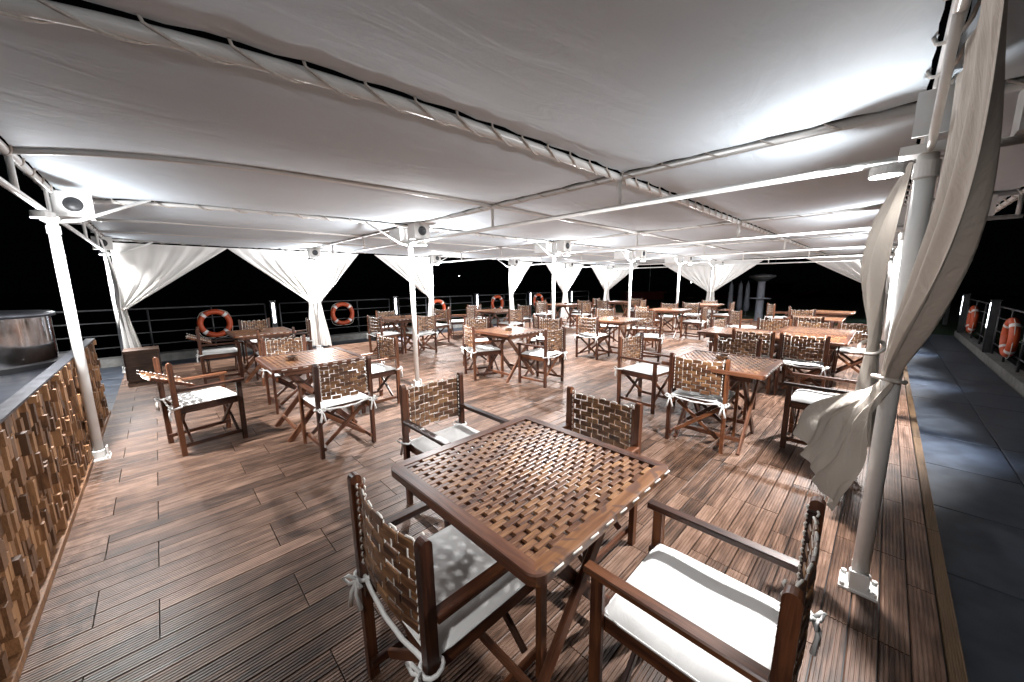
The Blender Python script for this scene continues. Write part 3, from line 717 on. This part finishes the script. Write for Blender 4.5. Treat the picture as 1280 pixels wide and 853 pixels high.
# chairs: rear centre u, v, facing (deg, 0 = +u, 90 = +v), kind, label   kinds: d detailed, n normal, f folded back
CH = [
    (.46, 1.07, 0, 'd', 'chair at the left of the foreground table, its white bow ties hanging down'),
    (1.40, 2.28, -90, 'd', 'chair behind the foreground table on the left, golden woven back facing us'),
    (1.92, 1.18, 180, 'd', 'chair behind the foreground table on the right with a dark woven back'),
    (1.21, .09, 91, 'd', 'nearest chair, large white cushion at the lower right'),
    (1.17, 3.49, 92, 'd', 'chair with its back to us in front of the table left of the slim post'),
    (1.16, 5.63, -91, 'n', 'chair on the far side of the table left of the slim post'),
    (2.16, 4.68, 183, 'n', 'chair right of that table, close to the slim centre post'),
    (-.03, 4.72, 10, 'f', 'chair with flipped back standing alone on the left side'),
    (3.60, 1.17, 3, 'd', 'brown chair with its back to us at the right middle table'),
    (4.46, 2.30, -96, 'd', 'chair left of the right middle table, seen side on'),
    (5.19, 1.26, 182, 'n', 'chair on the far side of the right middle table'),
    (4.42, .06, 91, 'd', 'chair on the walkway side of the right middle table beside the curtain'),
    (3.68, 4.82, -19, 'd', 'light woven chair on the left of the middle table'),
    (4.33, 3.52, 96, 'd', 'dark backed chair in front of the middle table, seen from behind'),
    (4.62, 5.80, -130, 'n', 'chair turned away at the back left of the middle table'),
    (5.62, 4.70, 196, 'n', 'cream lit chair at the right of the middle table'),
    (.42, 7.85, -4, 'f', 'leftmost back chair with white cushion and folded backrest'),
    (1.37, 9.0, -92, 'n', 'chair right of the nearest life buoy, behind the leftmost back table'),
    (2.14, 8.2, 170, 'n', 'chair with reclined back beside the second back post curtain'),
    (1.30, 6.78, 90, 'f', 'chair with flipped backrest in front of the leftmost back table'),
    (3.35, 7.75, 8, 'n', 'pale backed chair left of the table behind the slim post'),
    (4.25, 9.1, -95, 'n', 'chair behind the table that stands behind the slim post'),
    (4.24, 7.12, 95, 'n', 'dark chair directly right of the slim centre post'),
    (5.54, 8.49, 192, 'n', 'chair below the bright curtain of the third back post'),
    (6.10, 8.9, -30, 'n', 'pale chair left of the dark back table'),
    (6.35, 8.2, -12, 'n', 'second chair from the left at the dark back table'),
    (7.35, 9.3, -95, 'n', 'chair by the railing behind the dark back table'),
    (8.25, 7.95, 184, 'n', 'very dark chair at the right of the dark back table'),
    (6.95, 7.0, 88, 'n', 'chair in front of the dark back table'),
    (6.33, 4.27, 2, 'n', 'golden lit chair left of the table right of the second centre post'),
    (5.75, 5.1, -25, 'n', 'chair partly hidden just right of the second centre post'),
    (7.30, 3.15, 110, 'n', 'dark chair in front of the table right of the second centre post'),
    (8.50, 4.1, 185, 'n', 'chair facing us behind the table right of the second centre post'),
    (8.45, 5.15, -135, 'n', 'chair turned sideways behind that same table'),
    (9.9, 4.85, -20, 'n', 'cream lit chair left of the table by the fourth centre post'),
    (10.7, 3.45, 94, 'n', 'open sided chair in front of the table by the fourth centre post'),
    (11.9, 4.9, 190, 'n', 'pale chair in front of the fourth centre post'),
    (12.55, 4.45, 5, 'n', 'brown chair just right of the fourth centre post'),
    (14.3, 4.45, 180, 'n', 'farthest chair of the centre rows below the white curtains'),
    (13.4, 3.50, 92, 'n', 'dark chair right of the far table near the lawn'),
    (6.08, 1.28, 2, 'd', 'left chair of the two with their backs to us at the joined tables'),
    (6.08, .70, 0, 'd', 'orange lit chair of the two with their backs to us at the joined tables'),
    (7.52, 2.14, -100, 'n', 'chair at the left end of the joined tables, seen edge on'),
    (8.10, 1.40, 181, 'n', 'left chair on the far side of the joined tables'),
    (8.14, .84, 180, 'n', 'middle chair on the far side of the joined tables'),
    (8.12, .26, 178, 'n', 'chair on the far side of the joined tables, nearest to the walkway'),
    (10.0, 2.5, -50, 'n', 'chair with a big white seat in front of the grey column'),
    (13.3, 2.40, -60, 'n', 'far chair right of the grey column'),
    (9.15, 1.05, 5, 'n', 'chair with its back to us at the far table behind the joined block'),
    (11.25, 1.4, 20, 'n', 'cream lit far chair left of the orange lit one'),
    (12.0, 1.75, -80, 'n', 'orange lit far chair on the right'),
    (10.6, .1, 100, 'n', 'farthest chair beside the beige curtain'),
    (9.6, 8.4, 5, 'n', 'chair left of the far back table beneath the third back window'),
    (10.6, 9.25, -90, 'n', 'chair on the railing side of the far back table'),
    (10.5, 7.15, 88, 'n', 'chair on the near side of the far back table'),
    (11.7, 8.1, 184, 'n', 'chair on the right side of the far back table'),
    (12.4, 7.7, 2, 'n', 'chair left of the farthest back table'),
    (13.4, 8.6, -90, 'n', 'chair on the railing side of the farthest back table'),
    (13.2, 6.45, 92, 'n', 'chair on the near side of the farthest back table'),
    (14.4, 7.3, 178, 'n', 'chair at the far side of the farthest back table'),
]
protos = {}
for (u, v, ang, kind, lab) in CH:
    rz = R(ang-90); off = Matrix.Rotation(rz, 2) @ Vector((0, YR)); loc = (u-off.x, v-off.y, 0)
    if kind not in protos:
        t = make_chair(lab, kind == 'd', fold=R(66) if kind == 'f' else 0); protos[kind] = t
        t.location = loc; t.rotation_euler = (0, 0, rz)
    else: dup(protos[kind], loc, rz, lab)

# ================================================================ WOOD BLOCK WALL, COUNTER, PLANTER
WU = -.615; WV0, WV1, WH = -1.0, 6.7, .95
t = thing('wall', 'low wall clad in protruding wooden blocks along the left edge of the deck', 'wall')
q = MB(); q.box(WU-.06, WU-.03, WV0, WV1, -.1, WH); obj('core', q.mesh('core', M['box']), t)
q = MB(); q.box(WU-.066, WU+.006, WV0, WV1+.02, WH+.001, WH+.016); obj('coping', q.mesh('coping', M['cap']), t)
q = MB(); q.box(WU-.03, WU+.022, WV0, WV1, .002, .045); obj('skirting', q.mesh('skirting', M['chip']), t)
chips = []; rnd = random.Random(5); z = .052; rows_c = []
v = WV0+.01
while v < WV1-.02:
    wv = rnd.uniform(.034, .054); z = .052
    while z < WH-.02:
        hz = min(rnd.uniform(.075, .155), WH-z)
        if WH-z-hz < .03: hz = WH-z
        dep = rnd.choice([.006, .008, .010, .012, .016, .024, .032, .040, .048])*rnd.uniform(.8, 1.1)
        chips.append((v, wv-.001, z, hz-.001, dep)); z += hz
    v += wv
vc = [c for c in chips if c[0] > 1.35]; vc.sort(key=lambda c: c[0]); nearc = set(vc[:300])
cm = MB(); cm.box(-.5, .5, -.5, .5, -.5, .5); cmesh = cm.mesh('block', M['chip']); q = MB()
for c in chips:
    v, wv, z, hz, dep = c
    if c in nearc:
        o = obj('block', cmesh, t, (WU-.03+(dep+.0)/2, v+wv/2, z+hz/2)); o.scale = (dep+.001, wv, hz)
    else: q.tone = rnd.uniform(.01, .99); q.box(WU-.03, WU-.03+dep, v, v+wv, z, z+hz)
obj('blocks', q.mesh('blocks', M['chip']), t, kind='stuff')
t = thing('service_counter', 'dark counter behind the wooden block wall', 'counter', (-1.60, 4.2, 0))
q = MB(); q.box(-.9, .9, -3.4, 3.0, ZP, .72); obj('body', q.mesh('body', M['black']), t)
q = MB(); q.box(-.93, .93, -3.43, 3.03, .721, .76); obj('countertop', q.mesh('countertop', M['counter']), t)
t = thing('buffet_warmer', 'curved polished steel buffet warmer on the dark counter at far left', 'food warmer', (-1.36, 6.35, .761))
q = MB(); q.lathe([(.50, .055), (.50, .52)], 72); obj('steel_drum', q.mesh('steel_drum', M['steel'], True), t)
q = MB(); q.lathe([(.49, .0), (.56, .0), (.57, .05), (.50, .056)], 56); obj('base_ring', q.mesh('base_ring', M['black']), t)
q = MB(); q.lathe([(0, .60), (.50, .575), (.535, .56), (.535, .53), (.50, .52)], 72); obj('lid', q.mesh('lid', M['cap'], True), t)
q = MB(); q.tube([(-.1, 0, .60), (-.08, 0, .65), (.08, 0, .65), (.1, 0, .60)], .010, 8); obj('handle', q.mesh('handle', M['black'], True), t)
t = thing('planter', 'square dark wooden planter box in the back left corner', 'planter', (-.30, 8.72, 0))
q = MB(); q.box(-.20, .20, -.20, .20, .02, .50)
q.box(-.215, .215, -.215, .215, .50, .54); obj('body', q.mesh('body', M['box']), t)
for s in (-1, 1):
    bar('panel', t, (-.19, s*.209, .16), (.19, s*.209, .16), .014, .22, M['box']); bar('panel', t, (-.19, s*.209, .39), (.19, s*.209, .39), .014, .20, M['box'])
    bar('panel', t, (s*.209, -.19, .16), (s*.209, .19, .16), .014, .22, M['box']); bar('panel', t, (s*.209, -.19, .39), (s*.209, .19, .39), .014, .20, M['box'])

# ================================================================ RAILINGS, LIGHT POSTS, LIFE BUOYS
def railing(label, a, b, axis, fixed, base, h=1.03, gaps=()):
    t = thing('railing', label, 'railing', (a, fixed, base) if axis == 'u' else (fixed, a, base))
    D = lambda s, z, o=0: (s, o, z) if axis == 'u' else (o, s, z)
    L = b-a
    for k, z in enumerate((.22, .49, .76, h)):
        pipe('top_rail' if k == 3 else 'rail', t, D(0, z), D(L, z), .019 if k == 3 else .013, M['dark'], 8)
    n = max(1, round(L/1.16))
    for k in range(n+1): pipe('post', t, D(L*k/n, 0), D(L*k/n, h-.01), .018, M['dark'], 8)
    return t
ledU = [2.2, 5.7, 9.2, 12.35, 15.5]
edges = [-8]+sum([[u-.17, u+.17] for u in ledU], [])+[17.2]
labs = ['dark railing section behind the planter at the far left', 'dark railing section between the first two light posts', 'dark railing section behind the slim centre post',
        'dark railing section behind the dark back table', 'dark railing section near the far corner', 'last dark railing section at the far back corner']
for k in range(6): railing(labs[k], edges[2*k], edges[2*k+1], 'u', 11.58, .05)
ledR = [5.6, 8.9, 12.5, 16.6]
eR = [-.5]+sum([[u-.15, u+.15] for u in ledR], [])+[17.2]
labr = ['dark railing section beside the walkway, nearest the camera', 'walkway railing section before the first life buoy', 'walkway railing section with the nearer life buoy',
        'walkway railing section with the farther life buoy', 'last railing section at the end of the walkway']
for k in range(5): railing(labr[k], eR[2*k], eR[2*k+1], 'u', -1.66, .04, h=.98)
def light_post(label, u, v, z0, s):
    t = thing('light_post', label, 'light post', (u, v, z0), group='dark railing posts with an LED strip')
    q = MB(); q.box(-.06, .06, -.06, .06, 0, 1.10); q.box(-.075, .075, -.075, .075, 1.10, 1.115); obj('body', q.mesh('body', M['dark']), t)
    q = MB(); q.box(-.028, .028, s*.0605, s*.064, .52, 1.05) if s > 0 else q.box(-.028, .028, -.064, -.0605, .52, 1.05); obj('led_strip', q.mesh('led_strip', M['led']), t)
    ld = bpy.data.lights.new('led_glow', 'AREA'); ld.shape = 'RECTANGLE'; ld.size = .05; ld.size_y = .5; ld.energy = LED_W; ld.color = (.62, .76, 1.0); ld.spread = R(62)
    lo = bpy.data.objects.new('led_glow', ld); C.objects.link(lo); lo.parent = t; lo.location = (0, s*.068, .80); lo.rotation_euler = (R(90-38) if s > 0 else R(-90+38), 0, 0)
ll = ['LED light post left of the second back curtain', 'LED light post left of the slim centre post', 'LED light post left of the fourth back post', 'LED light post right of the fourth back post', 'LED light post near the far corner curtains']
for u, l in zip(ledU, ll): light_post(l, u, 11.52, .05, -1)
lr = ['nearest LED light post on the walkway railing, outside the frame', 'LED light post on the walkway railing at the right picture edge', 'brightest LED light post along the walkway on the right', 'second visible LED light post along the walkway']
for u, l in zip(ledR, lr): light_post(l, u, -1.60, .04, 1)
light_post('smallest LED light post at the end of the walkway', 21.0, -1.62, -.12, 1)
def buoy(label, u, v, z, rz=0):
    t = thing('life_buoy', label, 'life buoy', (u, v, z), rz, 'orange life buoys on the railings')
    q = MB(); q.tube([(.285*math.cos(a), 0, .285*math.sin(a)) for a in [2*math.pi*k/40 for k in range(40)]], .062, 14, closed=True); obj('ring', q.mesh('ring', M['orange'], True), t)
    for k in range(4):
        a0_ = math.pi/4+k*math.pi/2; q = MB(); q.tube([(.285*math.cos(a), 0, .285*math.sin(a)) for a in [a0_-.11+.22*j/4 for j in range(5)]], .0645, 14, cap=False); obj('band', q.mesh('band', M['band'], True), t)
    q = MB(); pts = []
    for k in range(64):
        a = 2*math.pi*k/64; rr_ = .355+.012-.03*abs(math.cos(2*a)); rr_ += .05*max(0, -math.sin(a))*abs(math.sin(2*a)); pts.append((rr_*math.cos(a), .01, rr_*math.sin(a)))
    q.tube(pts, .006, 5, closed=True); obj('grab_rope', q.mesh('grab_rope', M['lace'], True), t)
for u, z, l in ((.95, .66, 'nearest orange life buoy, behind the leftmost back table'), (3.98, .70, 'orange life buoy between the second back curtain and the slim post'),
                (7.35, .66, 'orange life buoy below the third back post'), (10.3, .72, 'orange life buoy below the fourth back post'), (12.9, .72, 'small far orange life buoy on the back railing')):
    buoy(l, u, 11.485, z)
for u, l in ((10.5, 'orange life buoy on the walkway railing at the right edge'), (14.6, 'farther orange life buoy on the walkway railing')):
    buoy(l, u, -1.565, .58)

# ================================================================ BEYOND THE DECK
t = thing('column', 'grey column with a wide dark top standing on the lawn', 'column', (18.4, 3.75, ZP-.01))
q = MB(); q.lathe([(.17, 0), (.15, .1), (.13, 1.62), (.14, 1.66)], 18); obj('shaft', q.mesh('shaft', M['grey'], True), t)
q = MB(); q.lathe([(0, 1.66), (.14, 1.66), (.48, 1.86), (.48, 1.93), (0, 2.0)], 22); obj('top', q.mesh('top', M['dark'], True), t)
q = MB(); q.lathe([(.14, .93), (.40, .95), (.40, .98), (.14, .99)], 20); obj('ledge', q.mesh('ledge', M['grey']), t)
for k, (v, l) in enumerate(((5.35, 'leftmost folded grey parasol on the lawn'), (4.95, 'middle folded grey parasol on the lawn'), (4.65, 'folded grey parasol nearest the grey column'))):
    t = thing('folded_parasol', l, 'parasol', (20.2, v, ZP-.01), 0, 'folded parasols on the lawn')
    q = MB(); q.lathe([(.02, .25), (.10, .27), (.12, .5), (.08, 1.5), (.02, 1.62)], 12); obj('canopy', q.mesh('canopy', M['grey'], True), t)
    q = MB(); q.tube([(0, 0, 0), (0, 0, 1.70)], .022, 8); q.lathe([(0, .04), (.2, .04), (.22, 0)], 16); obj('pole', q.mesh('pole', M['dark']), t)
def boat(u, v, s, l):
    t = thing('boat', l, 'boat', (u, v, -3.0), R(-40)); L, Bm, H = 9*s, 2.6*s, 3.4*s
    def hull(a, b):
        x = (2*a-1); y = (2*b-1); wdt = Bm/2*(1-max(0, x)**2.2)*(1-.15*max(0, -x)); k = abs(y)
        return (x*L/2*(1+.06*k), math.copysign(wdt*min(1, k**.5), y) if y else 0, H*(.0+.75*k**1.6)+.5*s*max(0, x)**2*k)
    q = MB(); q.grid(hull, 16, 10); obj('hull', q.mesh('hull', M['redboat'], True), t)
    q = MB(); q.box(-L*.28, L*.12, -Bm*.3, Bm*.3, H*.6, H*1.02); q.box(-L*.3, L*.15, -Bm*.33, Bm*.33, H*1.02, H*1.06); obj('cabin', q.mesh('cabin', M['redboat']), t)
    q = MB(); q.tube([(0, 0, H*1.06), (0, 0, H*1.9)], .05*s, 6); obj('mast', q.mesh('mast', M['dark']), t)
boat(34, 16, 1.0, 'dark red boat lying in the dark beyond the far end')
boat(44, 8, 1.2, 'dim red boat seen under the far opening')
for k, (px, py, D, l) in enumerate(((782, 367, 60, 'tiny distant lamp left of the third centre post'), (787, 363, 62, 'second tiny distant lamp left of the third centre post'), (845, 367, 60, 'tiny distant lamp in the opening after the third post'),
                      (864, 353, 70, 'highest tiny distant lamp, over the bright far curtain'), (905, 371, 55, 'tiny distant lamp right of the far pair of curtains'), (998, 374, 50, 'brightest tiny distant lamp on the right horizon'), (574, 290+55, 80, 'faint distant lamp in the back openings'))):
    d = fw+rr*((px-640)/F_PX)-uu*((py-426.5)/F_PX); d = d*(D/fw.dot(d)); p = Vector((0, 0, HC))+d
    t = thing('distant_lamp', l, 'lamp', (p.x, p.y, -3.0), group='distant lamps across the water')
    q = MB(); q.tube([(0, 0, 0), (0, 0, p.z+3-.1)], .05, 6); obj('mast', q.mesh('mast', M['dark']), t)
    q = MB(); q.lathe([(0, -.1), (.09, -.05), (.09, .05), (0, .1)], 10, Matrix.Translation((0, 0, p.z+3.0))); obj('globe', q.mesh('globe', M['far']), t)
